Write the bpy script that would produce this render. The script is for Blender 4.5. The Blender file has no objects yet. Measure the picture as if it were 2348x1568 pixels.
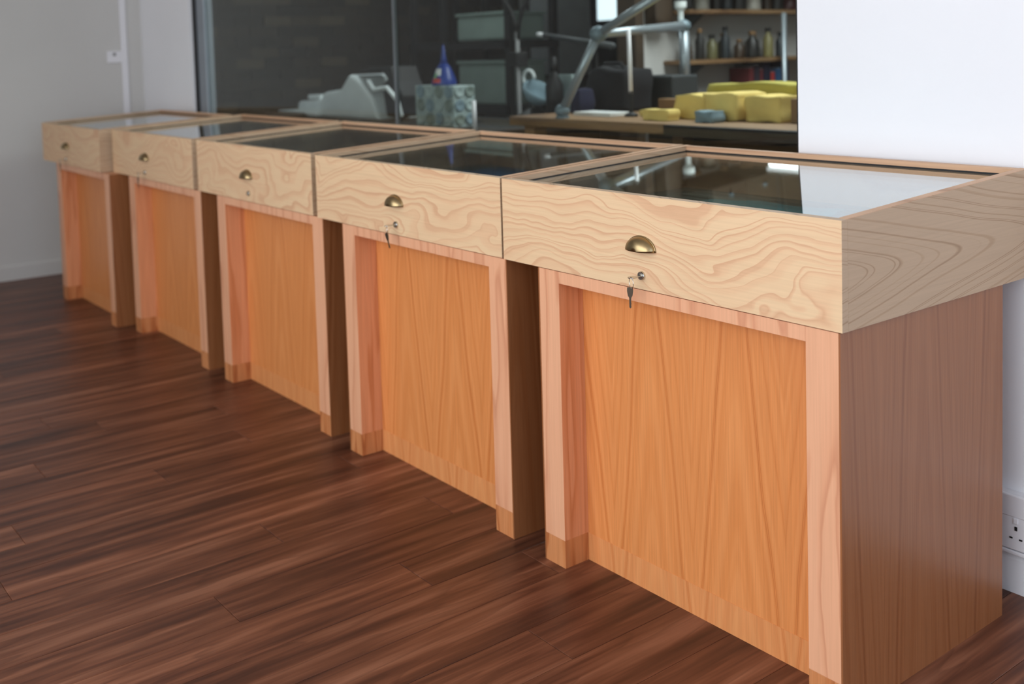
import bpy, bmesh, math, random
from mathutils import Vector, Matrix
random.seed(7)
S = bpy.context.scene
COL = S.collection
PI = math.pi

# ---------------------------------------------------------------- camera
YAW, PIT, ROL = -0.90923, -0.06581, -0.02816
CAM = Vector((1.14131, -1.62344, 1.24665))
d = Vector((math.sin(YAW)*math.cos(PIT), math.cos(YAW)*math.cos(PIT), math.sin(PIT)))
r = Vector((math.cos(YAW), -math.sin(YAW), 0)); u = r.cross(d)
r2 = r*math.cos(ROL)+u*math.sin(ROL); u2 = -r*math.sin(ROL)+u*math.cos(ROL)
cd = bpy.data.cameras.new('camera'); cam = bpy.data.objects.new('camera', cd); COL.objects.link(cam)
m = Matrix((r2, u2, -d)).transposed().to_4x4(); m.translation = CAM; cam.matrix_world = m
cd.sensor_width = 36; cd.lens = 2473.2/2348*36; cd.shift_y = -503.77/2348
cd.clip_start = 0.05
cd.dof.use_dof = True; cd.dof.focus_distance = (Vector((-0.4, 0, 0.85))-CAM).dot(d); cd.dof.aperture_fstop = 2.9
S.camera = cam
S.view_settings.view_transform = 'Standard'; S.view_settings.look = 'None'
S.view_settings.gamma = 1; S.view_settings.use_curve_mapping = False
S.view_settings.exposure = 0.0

# ---------------------------------------------------------------- world + daylight
W = bpy.data.worlds.new('world'); S.world = W; W.use_nodes = True
W.node_tree.nodes['Background'].inputs[0].default_value = (0.75, 0.86, 1.0, 1)
W.node_tree.nodes['Background'].inputs[1].default_value = 1.0

def area(name, loc, rot, sx, sy, power, col, spread=180):
    l = bpy.data.lights.new(name, 'AREA'); l.shape = 'RECTANGLE'; l.size = sx; l.size_y = sy
    l.energy = power; l.color = col; l.spread = math.radians(spread)
    o = bpy.data.objects.new(name, l); COL.objects.link(o); o.location = loc; o.rotation_euler = rot
    return o
area('daylight_front_window', (-.35, -3.62, 1.55), (PI/2, 0, 0), 4.6, 2.2, 111, (0.97, 0.98, 1.0))
area('daylight_side_window', (2.75, -1.1, 1.6), (PI/2, 0, PI/2), 1.6, 1.8, 18, (0.6, 0.76, 1.0))
area('workshop_ceiling_light', (-1.5, 2.5, 2.68), (0, 0, 0), 2.2, 0.8, 90, (0.92, 0.97, 1.0))
area('workshop_far_fill', (-4.1, 2.0, 2.68), (0, 0, 0), 0.6, 0.6, 17, (0.88, 0.95, 1.0))  # unseen fill, added to brighten the crates and locker

# ---------------------------------------------------------------- helpers
def srgb(r_, g, b):
    f = lambda c: (c/255/12.92) if c/255 <= .04045 else ((c/255+.055)/1.055)**2.4
    return (f(r_), f(g), f(b), 1)

def box(bm, x0, x1, y0, y1, z0, z1):
    v = [bm.verts.new(p) for p in ((x0,y0,z0),(x1,y0,z0),(x1,y1,z0),(x0,y1,z0),(x0,y0,z1),(x1,y0,z1),(x1,y1,z1),(x0,y1,z1))]
    for f in ((3,2,1,0),(4,5,6,7),(0,1,5,4),(1,2,6,5),(2,3,7,6),(3,0,4,7)): bm.faces.new([v[i] for i in f])
    return v

def bxm(*a):
    bm = bmesh.new(); box(bm, *a); return bm

def prism(bm, pts, axis, a, b):
    """extrude polygon pts (2-D in the remaining axes) from a to b along axis"""
    def P(q, t):
        if axis == 0: return (t, q[0], q[1])
        if axis == 1: return (q[0], t, q[1])
        return (q[0], q[1], t)
    A = [bm.verts.new(P(q, a)) for q in pts]; B = [bm.verts.new(P(q, b)) for q in pts]
    bm.faces.new(A); bm.faces.new(B[::-1]); n = len(pts)
    for i in range(n): bm.faces.new((A[i], B[i], B[(i+1) % n], A[(i+1) % n]))
    bmesh.ops.recalc_face_normals(bm, faces=bm.faces)
    return bm

def lathe(bm, prof, n=24, c=(0,0,0)):
    rings = []
    for rr, z in prof:
        if rr < 1e-5: rings.append([bm.verts.new((c[0], c[1], c[2]+z))])
        else: rings.append([bm.verts.new((c[0]+rr*math.cos(2*PI*i/n), c[1]+rr*math.sin(2*PI*i/n), c[2]+z)) for i in range(n)])
    for a, b in zip(rings, rings[1:]):
        for i in range(n):
            j = (i+1) % n
            if len(a) == 1 and len(b) == 1: continue
            if len(a) == 1: bm.faces.new((a[0], b[i], b[j]))
            elif len(b) == 1: bm.faces.new((a[i], a[j], b[0]))
            else: bm.faces.new((a[i], a[j], b[j], b[i]))
    bmesh.ops.recalc_face_normals(bm, faces=bm.faces)
    return bm

def tube(bm, pts, rad, n=10, cap=True):
    pts = [Vector(p) for p in pts]; rings = []
    rads = rad if isinstance(rad, (list, tuple)) else [rad]*len(pts)
    prev = None
    for i, p in enumerate(pts):
        t = (pts[min(i+1, len(pts)-1)]-pts[max(i-1, 0)]).normalized()
        if prev is None:
            a = t.orthogonal().normalized()
        else:
            a = (prev - t*prev.dot(t)); a = a.normalized() if a.length > 1e-6 else t.orthogonal().normalized()
        prev = a; b = t.cross(a)
        rings.append([bm.verts.new(p+(a*math.cos(2*PI*k/n)+b*math.sin(2*PI*k/n))*rads[i]) for k in range(n)])
    for a, b in zip(rings, rings[1:]):
        for k in range(n): bm.faces.new((a[k], a[(k+1) % n], b[(k+1) % n], b[k]))
    if cap: bm.faces.new(rings[0][::-1]); bm.faces.new(rings[-1])
    bmesh.ops.recalc_face_normals(bm, faces=bm.faces)
    return bm

def obj(name, bm, mat, parent=None, smooth=False, bevel=0, loc=None):
    me = bpy.data.meshes.new(name); bm.normal_update(); bm.to_mesh(me); bm.free()
    if smooth:
        for p in me.polygons: p.use_smooth = True
    o = bpy.data.objects.new(name, me); COL.objects.link(o)
    if mat: me.materials.append(mat)
    if parent: o.parent = parent
    if loc: o.location = loc
    if bevel:
        b = o.modifiers.new('bevel', 'BEVEL'); b.width = bevel; b.segments = 2; b.limit_method = 'ANGLE'
    return o

def tag(o, label, cat, group=None):
    o['label'] = label; o['category'] = cat
    if group: o['group'] = group
    return o

def thing(name, label, cat, loc=(0,0,0), group=None, rz=0):
    o = bpy.data.objects.new(name, None); COL.objects.link(o); o.location = loc; o.rotation_euler = (0,0,rz)
    o.empty_display_size = .05
    return tag(o, label, cat, group)

def struct(o):
    o['kind'] = 'structure'; return o

def copy_tree(o, parent=None):
    c = o.copy(); COL.objects.link(c); c.parent = parent
    for ch in list(o.children): copy_tree(ch, c)
    return c

# ---------------------------------------------------------------- materials
def new_mat(name):
    mt = bpy.data.materials.new(name); mt.use_nodes = True
    nt = mt.node_tree; return mt, nt, nt.nodes['Principled BSDF']

class G:
    def __init__(s, nt): s.nt = nt
    def n(s, t, **k):
        x = s.nt.nodes.new(t)
        for a, b in k.items(): setattr(x, a, b)
        return x
    def l(s, a, b): s.nt.links.new(a, b)
    def math(s, op, a, b=None, c=None):
        x = s.n('ShaderNodeMath', operation=op)
        for i, v in enumerate((a, b, c)):
            if v is None: continue
            if isinstance(v, (int, float)): x.inputs[i].default_value = v
            else: s.l(v, x.inputs[i])
        return x.outputs[0]
    def ramp(s, fac, stops):
        x = s.n('ShaderNodeValToRGB'); e = x.color_ramp.elements
        while len(e) < len(stops): e.new(0.5)
        for el, (p, c) in zip(e, stops): el.position = p; el.color = c
        s.l(fac, x.inputs[0]); return x.outputs[0]
    def mix(s, fac, a, b, mode='MIX'):
        x = s.n('ShaderNodeMix', data_type='RGBA', blend_type=mode)
        for i, v in ((0, fac), (6, a), (7, b)):
            if isinstance(v, (int, float, tuple)): x.inputs[i].default_value = v
            else: s.l(v, x.inputs[i])
        return x.outputs[2]

def plain(name, c, rough=.6, metal=0, var=.08, scale=8, bump=0):
    mt, nt, b = new_mat(name); g = G(nt)
    tc = g.n('ShaderNodeTexCoord'); nz = g.n('ShaderNodeTexNoise'); nz.inputs['Scale'].default_value = scale; nz.inputs['Detail'].default_value = 4
    g.l(tc.outputs['Object'], nz.inputs['Vector'])
    lo = tuple(v*(1-var) for v in c[:3])+(1,); hi = tuple(min(1, v*(1+var)) for v in c[:3])+(1,)
    g.l(g.ramp(nz.outputs[0], [(.3, lo), (.7, hi)]), b.inputs['Base Color'])
    b.inputs['Roughness'].default_value = rough; b.inputs['Metallic'].default_value = metal
    if bump:
        bp = g.n('ShaderNodeBump'); bp.inputs['Strength'].default_value = bump; bp.inputs['Distance'].default_value = .002
        n2 = g.n('ShaderNodeTexNoise'); n2.inputs['Scale'].default_value = scale*12; g.l(tc.outputs['Object'], n2.inputs['Vector'])
        g.l(n2.outputs[0], bp.inputs['Height']); g.l(bp.outputs[0], b.inputs['Normal'])
    return mt

def wood(name, light, mid, dark, along='z', across=6.0, length=.8, rings=9.0, warp=.35, fibre=.12, rough=.42, contrast=1.0, coat=0.0, seed=0.0, bandlo=.45, lin=0.0, cath=None, soft=False):
    """veneer: contour lines of a stretched noise give the growth rings; fine streaks give the fibre"""
    mt, nt, b = new_mat(name); g = G(nt)
    tc = g.n('ShaderNodeTexCoord'); sp = g.n('ShaderNodeSeparateXYZ'); g.l(tc.outputs['Object'], sp.inputs[0])
    oi = g.n('ShaderNodeObjectInfo')
    off = g.math('MULTIPLY', oi.outputs['Random'], 37.0)
    xy = g.math('ADD', sp.outputs[0], g.math('MULTIPLY', sp.outputs[1], 1.03))
    z = sp.outputs[2]
    if along == 'y': A, L = g.math('ADD', sp.outputs[0], z), sp.outputs[1]
    elif along == 'z': A, L = xy, z
    else: A, L = z, xy
    # gentle waviness of the whole figure
    cw = g.n('ShaderNodeCombineXYZ'); g.l(g.math('MULTIPLY', A, 3.0), cw.inputs[0]); g.l(g.math('MULTIPLY', L, 2.2), cw.inputs[1]); g.l(off, cw.inputs[2])
    wz = g.n('ShaderNodeTexNoise'); wz.inputs['Scale'].default_value = 1.6; wz.inputs['Detail'].default_value = 3; g.l(cw.outputs[0], wz.inputs['Vector'])
    A2 = g.math('ADD', g.math('MULTIPLY', A, across), g.math('MULTIPLY', g.math('SUBTRACT', wz.outputs[0], .5), warp))
    cv = g.n('ShaderNodeCombineXYZ'); g.l(A2, cv.inputs[0]); g.l(g.math('MULTIPLY', L, length), cv.inputs[1]); g.l(g.math('ADD', off, seed), cv.inputs[2])
    nz = g.n('ShaderNodeTexNoise'); nz.inputs['Scale'].default_value = 1.0; nz.inputs['Detail'].default_value = 2.2; nz.inputs['Roughness'].default_value = .42
    g.l(cv.outputs[0], nz.inputs['Vector'])
    v = g.math('MULTIPLY', nz.outputs[0], rings)
    if lin: v = g.math('ADD', v, g.math('MULTIPLY', A, lin))
    if cath:
        leaf, centre, n1, n2 = cath
        tt = g.math('SUBTRACT', A, centre)
        if leaf: tt = g.math('PINGPONG', g.math('ADD', g.math('ADD', tt, 10*leaf), g.math('MULTIPLY', oi.outputs['Random'], leaf)), leaf/2)
        rr = g.math('SQRT', g.math('MULTIPLY_ADD', tt, tt, .0004))
        v = g.math('ADD', v, g.math('ADD', g.math('MULTIPLY', rr, n1), g.math('MULTIPLY', L, n2)))
    if cath:
        n1d = g.n('ShaderNodeTexNoise', noise_dimensions='1D'); n1d.inputs['Scale'].default_value = 1.0; n1d.inputs['Detail'].default_value = 1.6; n1d.inputs['Roughness'].default_value = .45
        g.l(v, n1d.inputs['W']); ring = g.math('MULTIPLY_ADD', g.math('SUBTRACT', n1d.outputs[0], .5), 1.9, .52)
    elif soft:
        n1d = g.n('ShaderNodeTexNoise', noise_dimensions='1D'); n1d.inputs['Scale'].default_value = 1.0; n1d.inputs['Detail'].default_value = 1.5
        g.l(v, n1d.inputs['W']); fr_ = g.math('FRACT', v)
        ring = g.math('ADD', g.math('MULTIPLY', g.math('MULTIPLY', fr_, fr_), g.math('MULTIPLY_ADD', n1d.outputs[0], 1.5, -.28)), g.math('MULTIPLY_ADD', n1d.outputs[0], .9, -.05))
    else:
        ring = g.math('FRACT', v)
    cf = g.n('ShaderNodeCombineXYZ'); g.l(g.math('MULTIPLY', A, 260.0), cf.inputs[0]); g.l(g.math('MULTIPLY', L, 5.0), cf.inputs[1]); g.l(off, cf.inputs[2])
    nf = g.n('ShaderNodeTexNoise'); nf.inputs['Scale'].default_value = 1; nf.inputs['Detail'].default_value = 3; g.l(cf.outputs[0], nf.inputs['Vector'])
    base = g.ramp(ring, [(0, light), (bandlo, light), (.72, mid), (.9, dark), (.97, mid), (1.0, light)])
    # slow colour drift across the sheet
    drift = g.n('ShaderNodeTexNoise'); drift.inputs['Scale'].default_value = 1.4; g.l(cv.outputs[0], drift.inputs['Vector'])
    base = g.mix(g.math('MULTIPLY', g.math('SUBTRACT', drift.outputs[0], .35), 1.1*contrast), base, mid)
    streak = g.ramp(nf.outputs[0], [(.3, (1-fibre, 1-fibre*1.1, 1-fibre*1.2, 1)), (.7, (1+fibre*.4, 1+fibre*.4, 1+fibre*.4, 1))])
    base = g.mix(1.0, base, streak, 'MULTIPLY')
    g.l(base, b.inputs['Base Color'])
    b.inputs['Roughness'].default_value = rough
    b.inputs['Coat Weight'].default_value = coat; b.inputs['Coat Roughness'].default_value = .25
    bp = g.n('ShaderNodeBump'); bp.inputs['Strength'].default_value = .06; bp.inputs['Distance'].default_value = .001
    g.l(nf.outputs[0], bp.inputs['Height']); g.l(bp.outputs[0], b.inputs['Normal'])
    return mt

def glass_mat(name, tint=(.93, .97, .96, 1), f0=.05, pw=5.0):
    mt, nt, b = new_mat(name); g = G(nt); nt.nodes.remove(b)
    ge = g.n('ShaderNodeNewGeometry'); dt = g.n('ShaderNodeVectorMath', operation='DOT_PRODUCT')
    g.l(ge.outputs['Incoming'], dt.inputs[0]); g.l(ge.outputs['Normal'], dt.inputs[1])
    c = g.math('ABSOLUTE', dt.outputs['Value'])
    fr = g.math('MULTIPLY_ADD', g.math('POWER', g.math('SUBTRACT', 1.0, c), pw), 1-f0, f0)
    tr = g.n('ShaderNodeBsdfTransparent'); tr.inputs[0].default_value = tint
    gl = g.n('ShaderNodeBsdfGlossy'); gl.inputs['Roughness'].default_value = .0; gl.inputs[0].default_value = (.97, .99, 1, 1)
    mx = g.n('ShaderNodeMixShader'); g.l(fr, mx.inputs[0]); g.l(tr.outputs[0], mx.inputs[1]); g.l(gl.outputs[0], mx.inputs[2])
    g.l(mx.outputs[0], nt.nodes['Material Output'].inputs[0]); return mt

def emit(name, c, s):
    mt, nt, b = new_mat(name)
    b.inputs['Emission Color'].default_value = c; b.inputs['Emission Strength'].default_value = s; b.inputs['Base Color'].default_value = (.8,.8,.8,1)
    return mt

M = {}
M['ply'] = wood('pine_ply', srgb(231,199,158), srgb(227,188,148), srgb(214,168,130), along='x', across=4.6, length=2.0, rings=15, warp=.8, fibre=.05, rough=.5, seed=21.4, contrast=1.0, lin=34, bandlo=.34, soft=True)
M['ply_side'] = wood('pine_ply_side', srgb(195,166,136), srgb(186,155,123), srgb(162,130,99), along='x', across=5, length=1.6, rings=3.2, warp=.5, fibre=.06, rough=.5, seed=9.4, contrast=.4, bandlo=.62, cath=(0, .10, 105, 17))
M['ply_edge'] = wood('ply_edge', srgb(218,176,140), srgb(206,162,126), srgb(188,144,110), along='x', across=60, length=.4, rings=3, warp=.2, fibre=.08, rough=.55)
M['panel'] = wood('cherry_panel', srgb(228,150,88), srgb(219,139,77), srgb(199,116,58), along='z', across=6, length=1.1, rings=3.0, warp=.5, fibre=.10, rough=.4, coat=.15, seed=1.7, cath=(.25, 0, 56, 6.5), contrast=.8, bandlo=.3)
M['post'] = wood('salmon_post', srgb(232,174,136), srgb(226,165,127), srgb(212,148,112), along='z', across=9, length=.9, rings=6, warp=.4, fibre=.06, rough=.42, coat=.1, seed=5.2, contrast=.6)
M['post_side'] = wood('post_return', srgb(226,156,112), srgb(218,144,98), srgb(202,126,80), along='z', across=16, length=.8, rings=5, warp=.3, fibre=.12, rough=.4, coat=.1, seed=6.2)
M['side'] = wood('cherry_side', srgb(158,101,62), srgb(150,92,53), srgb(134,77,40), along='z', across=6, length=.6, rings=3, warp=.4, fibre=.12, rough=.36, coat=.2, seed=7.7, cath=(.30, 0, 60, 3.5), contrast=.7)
M['post_bottom'] = wood('post_bottom_wood', srgb(208,140,90), srgb(196,124,74), srgb(172,100,56), along='z', across=22, length=1.5, rings=5, warp=.3, fibre=.14, rough=.42, seed=2.2)
M['strip'] = wood('panel_bottom_band', srgb(226,154,96), srgb(219,143,86), srgb(202,122,66), along='z', across=6, length=1.1, rings=3, warp=.5, fibre=.10, rough=.42, seed=4.2, cath=(.25, 0, 56, 6.5), bandlo=.3)
M['inner'] = wood('inner_ply', srgb(222,180,138), srgb(206,160,116), srgb(184,136,96), along='x', across=5, length=1, rings=8, warp=.8, fibre=.07, rough=.6)
M['bench'] = wood('bench_wood', srgb(150,118,84), srgb(128,96,64), srgb(98,70,44), along='x', across=7, length=.8, rings=6, warp=.5, fibre=.2, rough=.6)
M['darkwood'] = plain('dark_brown_wood', srgb(66,52,38), .6, var=.2)
M['glass'] = glass_mat('case_glass', f0=.09, pw=3.4)
M['pane'] = glass_mat('partition_glass', (.86, .89, .87, 1), f0=.032)
M['white'] = plain('white_paint', srgb(244,245,248), .55, var=.015, scale=2)
M['greywall'] = plain('end_wall_paint', srgb(206,204,200), .7, var=.03, scale=1.3)
M['plastic'] = plain('white_plastic', srgb(236,235,238), .35, var=.01)
M['dark'] = plain('dark_slot', srgb(22,22,24), .6)
M['black'] = plain('black_plastic', srgb(13,13,14), .55, var=.2)
M['blackcloth'] = plain('black_cloth', srgb(20,20,24), .85, var=.3, scale=14, bump=.4)
M['felt'] = plain('dark_felt', srgb(72,80,70), .9, var=.12, scale=30)
M['alu'] = plain('brushed_aluminium', srgb(158,167,173), .38, metal=.55, var=.05)
M['alu_dark'] = plain('cast_grey_joint', srgb(112,128,136), .5, metal=.3, var=.1)
M['framealu'] = plain('partition_frame_metal', srgb(150,158,166), .5, metal=.3, var=.04)
M['jointgrey'] = plain('joint_silicone', srgb(96,102,104), .6)
M['lockergrey'] = plain('locker_grey', srgb(186,187,188), .6)
M['nickel'] = plain('nickel', srgb(200,198,190), .25, metal=1, var=.05)
M['keymetal'] = plain('key_steel', srgb(130,120,104), .3, metal=1, var=.05)
M['brass'] = plain('antique_brass', srgb(158,138,102), .33, metal=1, var=.12, scale=40)
M['yellow'] = plain('yellow_foam', srgb(226,200,118), .9, var=.14, scale=9, bump=.6)
M['yellow2'] = plain('olive_cloth', srgb(172,162,78), .95, var=.15, scale=9, bump=.5)
M['bluegrey'] = plain('blue_grey_cloth', srgb(120,142,152), .9, var=.1)
M['purple'] = plain('dark_purple_cloth', srgb(52,42,56), .9, var=.2)
M['blue'] = plain('blue_plastic', srgb(6,48,128), .4, var=.1)
M['navy'] = plain('navy_cloth', srgb(20,22,50), .9, var=.2)
M['red'] = plain('red_print', srgb(190,60,56), .6)
M['maroon'] = plain('maroon_print', srgb(112,42,46), .6)
M['green'] = plain('green_print', srgb(120,170,120), .6)
M['paper'] = plain('white_paper', srgb(222,224,222), .8, var=.03)
M['teal'] = plain('teal_cloth', srgb(36,150,160), .8, var=.15)
M['bluecloth'] = plain('blue_cloth', srgb(44,92,138), .8, var=.15)
M['greygreen'] = plain('grey_green_card', srgb(120,130,118), .8, var=.1)
M['machine'] = plain('machine_enamel', srgb(226,232,232), .4, var=.06)
M['greypanel'] = plain('grey_panel', srgb(120,120,120), .6, var=.06)
M['darkpanel'] = plain('dark_panel', srgb(52,56,58), .6, var=.1)
M['shelfwall'] = plain('shelf_wall_paint', srgb(205,203,200), .7, var=.03, scale=2)
M['palegreen'] = plain('pale_green_plastic', srgb(160,176,174), .5, var=.08)
M['crate'] = plain('crate_plastic', srgb(118,132,125), .5, var=.08)
M['cardboard'] = plain('cardboard', srgb(128,98,66), .8, var=.08)
M['concrete'] = plain('workshop_floor', srgb(90,86,80), .8, var=.15, scale=3)
M['wallcream'] = plain('ceiling_paint', srgb(232,230,226), .8, var=.01)
M['tube'] = emit('tube_glow', (.9, .97, 1, 1), 6)
M['skypane'] = emit('frosted_daylight', (.75, .9, 1, 1), 1.6)

def brick_mat():
    mt, nt, b = new_mat('dark_brick'); g = G(nt); oi = g.n('ShaderNodeObjectInfo')
    tc = g.n('ShaderNodeTexCoord'); nz = g.n('ShaderNodeTexNoise'); nz.inputs['Scale'].default_value = 22; g.l(tc.outputs['Object'], nz.inputs['Vector'])
    c = g.ramp(oi.outputs['Random'], [(0, srgb(26,20,12)), (.4, srgb(38,29,17)), (.75, srgb(48,37,22)), (1, srgb(80,68,48))])
    c = g.mix(g.math('MULTIPLY', nz.outputs[0], .4), c, srgb(40,36,30))
    g.l(c, b.inputs['Base Color']); b.inputs['Roughness'].default_value = .9; return mt
M['brick'] = brick_mat()
M['mortar'] = plain('mortar', srgb(44,40,35), .95)

def floor_mat():
    mt, nt, b = new_mat('walnut_plank'); g = G(nt)
    tc = g.n('ShaderNodeTexCoord'); sp = g.n('ShaderNodeSeparateXYZ'); g.l(tc.outputs['Object'], sp.inputs[0]); oi = g.n('ShaderNodeObjectInfo')
    off = g.math('MULTIPLY', oi.outputs['Random'], 61.0)
    X, Y = sp.outputs[0], sp.outputs[1]
    def nz(sx, sy, det, rough=.5):
        cv = g.n('ShaderNodeCombineXYZ'); g.l(g.math('MULTIPLY', X, sx), cv.inputs[0]); g.l(g.math('MULTIPLY', Y, sy), cv.inputs[1]); g.l(off, cv.inputs[2])
        t = g.n('ShaderNodeTexNoise'); t.inputs['Scale'].default_value = 1; t.inputs['Detail'].default_value = det; t.inputs['Roughness'].default_value = rough
        g.l(cv.outputs[0], t.inputs['Vector']); return t.outputs[0]
    broad = nz(24, 1.6, 3, .55)
    fine = nz(160, 5, 4, .6)
    fig = g.math('FRACT', g.math('MULTIPLY', nz(11, 1.1, 2), 8))
    c = g.ramp(broad, [(.3, srgb(70,40,29)), (.45, srgb(101,61,43)), (.55, srgb(122,77,55)), (.72, srgb(152,104,79))])
    c = g.mix(g.math('MULTIPLY', g.ramp(fig, [(0, (0,0,0,1)), (.7, (.25,.25,.25,1)), (.93, (1,1,1,1)), (1, (0,0,0,1))]), .38), c, srgb(72,40,28))
    c = g.mix(1.0, c, g.ramp(fine, [(.3, (.80,.78,.76,1)), (.7, (1.12,1.12,1.12,1))]), 'MULTIPLY')
    tone = g.ramp(oi.outputs['Random'], [(0, (.8,.78,.78,1)), (.5, (1,1,1,1)), (1, (1.2,1.19,1.18,1))])
    c = g.mix(1.0, c, tone, 'MULTIPLY')
    c = g.mix(1.0, c, (.95, .93, .92, 1), 'MULTIPLY')
    g.l(c, b.inputs['Base Color'])
    g.l(g.math('MULTIPLY_ADD', fine, .12, .33), b.inputs['Roughness']); b.inputs['Specular IOR Level'].default_value = .36
    bp = g.n('ShaderNodeBump'); bp.inputs['Strength'].default_value = .12; bp.inputs['Distance'].default_value = .0008
    g.l(fine, bp.inputs['Height']); g.l(bp.outputs[0], b.inputs['Normal'])
    return mt
M['floor'] = floor_mat()

# ================================================================= the room
XL, XR, YB, YF, ZC = -5.557, 2.8, 0.700, -3.7, 2.75
# floor: substrate + planks running away from the viewer
fl = struct(obj('floor', bxm(XL-.1, XR+.1, YF-.1, YB+.1, -.05, -.008), M['mortar']))
PW = .148; E0 = -.93
joint = {-.634: -.238, -1.078: -.285, -1.226: -.70, -1.374: -.02, -1.522: -.45, -1.67: -1.068, -1.818: -.05, -1.966: -.966, -2.114: -.53, -2.262: -.2, -2.41: -.8}
mesh_cache = {}
def plank_mesh(w, L):
    k = (round(w, 3), round(L, 3))
    if k not in mesh_cache:
        bm = bmesh.new(); c = .0014; g_ = .0004
        a = [(g_, g_), (w-g_, g_), (w-g_, L-g_), (g_, L-g_)]; b_ = [(g_+c, g_+c), (w-g_-c, g_+c), (w-g_-c, L-g_-c), (g_+c, L-g_-c)]
        lo = [bm.verts.new((x, y, -.008)) for x, y in a]; mi = [bm.verts.new((x, y, -.0008)) for x, y in a]; hi = [bm.verts.new((x, y, 0)) for x, y in b_]
        bm.faces.new(hi)
        for i in range(4):
            j = (i+1) % 4; bm.faces.new((lo[i], lo[j], mi[j], mi[i])); bm.faces.new((mi[i], mi[j], hi[j], hi[i]))
        me = bpy.data.meshes.new('plank'); bm.to_mesh(me); bm.free(); me.materials.append(M['floor']); mesh_cache[k] = me
    return mesh_cache[k]
k0 = math.ceil((E0-XL)/PW); rnd = random.Random(4)
i = -k0
while E0+i*PW < XR:
    x0 = E0+i*PW; x1 = x0+PW
    key = min(joint, key=lambda q: abs(q-x0)); y = joint[key] if abs(key-x0) < .01 else rnd.uniform(-.9, .3)
    xa, xb = max(x0, XL), min(x1, XR)
    LEN = 1.22
    while y > YF: y -= LEN
    while y < YB:
        ya, yb = max(y, YF), min(y+LEN, YB)
        if yb-ya > .02 and xb-xa > .02:
            o = bpy.data.objects.new('plank', plank_mesh(xb-xa, yb-ya)); COL.objects.link(o); o.parent = fl; o.location = (xa, ya, 0)
        y += LEN
    i += 1

# walls (boxes), back wall with the big glazed opening
OX0, OX1, OZ0, OZ1 = -4.73, -.622, .12, 2.45
struct(obj('wall_back', bxm(OX1, XR+.1, YB, YB+.12, -.05, ZC), M['white']))
struct(obj('wall_back', bxm(XL-.1, OX0, YB, YB+.12, -.05, ZC), M['white']))
struct(obj('wall_back', bxm(OX0, OX1, YB, YB+.12, -.05, OZ0), M['white']))
struct(obj('wall_back', bxm(OX0, OX1, YB, YB+.12, OZ1, ZC), M['white']))
struct(obj('wall_left', bxm(XL-.1, XL, YF, YB, -.05, ZC), M['greywall']))
# right wall with a side window opening, front wall with the shop window opening
bm = bmesh.new()
box(bm, XR, XR+.1, YF, -1.9, -.05, ZC); box(bm, XR, XR+.1, -.3, YB, -.05, ZC); box(bm, XR, XR+.1, -1.9, -.3, -.05, .7); box(bm, XR, XR+.1, -1.9, -.3, 2.5, ZC)
struct(obj('wall_right', bm, M['white']))
bm = bmesh.new()
box(bm, XL-.1, -2.65, YF-.1, YF, -.05, ZC); box(bm, 1.95, XR+.1, YF-.1, YF, -.05, ZC); box(bm, -2.65, 1.95, YF-.1, YF, -.05, .45); box(bm, -2.65, 1.95, YF-.1, YF, 2.65, ZC)
struct(obj('wall_front', bm, M['greywall']))
struct(obj('ceiling', bxm(XL-.1, XR+.1, YF-.1, YB+.12, ZC, ZC+.1), M['wallcream']))
# skirting + dado trunking on the right-hand part of the back wall
def skirt_prof(bm, x0, x1):
    prism(bm, [(YB, 0), (YB-.014, 0), (YB-.014, .078), (YB-.009, .086), (YB, .086)], 0, x0, x1); return bm
struct(obj('baseboard_back', skirt_prof(bmesh.new(), OX1-2.0, XR), M['white']))
bm = bmesh.new(); prism(bm, [(XL, 0), (XL+.014, 0), (XL+.014, .078), (XL+.009, .086), (XL, .086)], 1, YF, YB)
struct(obj('baseboard_left', bm, M['greywall']))
tr = thing('cable_trunking', 'white plastic cable trunking running low along the white wall above the skirting', 'trunking', (0, YB, .0945))
obj('base_channel', bxm(-2.4, XR, -.020, 0, 0, .137), M['plastic'], tr, bevel=.002)
obj('upper_cover', bxm(-2.4, XR, -.030, -.020, .086, .137), M['plastic'], tr, bevel=.003)
obj('lower_rail', bxm(-2.4, XR, -.030, -.020, 0, .010), M['plastic'], tr, bevel=.003)
sk = thing('wall_socket', 'white double power socket fitted in the trunking behind the nearest cabinet', 'socket', (-.062, YB-.021, .146))
bm = bxm(0, .146, -.008, 0, -.040, .040)
obj('face_plate', bm, M['plastic'], sk, bevel=.003)
for sx in (.037, .109):
    sl = obj('socket_pins', bxm(sx-.003, sx+.003, -.0092, -.0078, .006, .015), M['dark'], sk)
    for q in (-.011, .011):
        obj('pin_slot', bxm(sx+q-.0035, sx+q+.0035, -.0092, -.0078, -.014, -.0105), M['dark'], sl)
    obj('rocker_switch', bxm(sx-.005, sx+.005, -.011, -.0078, .022, .034), M['plastic'], sk, bevel=.001)
# conduit and switch on the end wall
cn = thing('wall_conduit', 'thin white vertical cable conduit on the grey end wall near the corner', 'conduit', (XL, .587, 0))
obj('channel', bxm(0, .012, -.019, .019, .10, ZC), M['plastic'], cn, bevel=.002)
sw = thing('wall_switch', 'small pale square switch plate beside the conduit on the end wall', 'switch', (XL, .525, 1.28))
obj('face_plate', bxm(0, .012, -.043, .043, -.035, .035), M['plastic'], sw, bevel=.003)
obj('rocker_switch', bxm(.012, .016, -.008, .008, .006, .024), M['greypanel'], sw)

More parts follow.
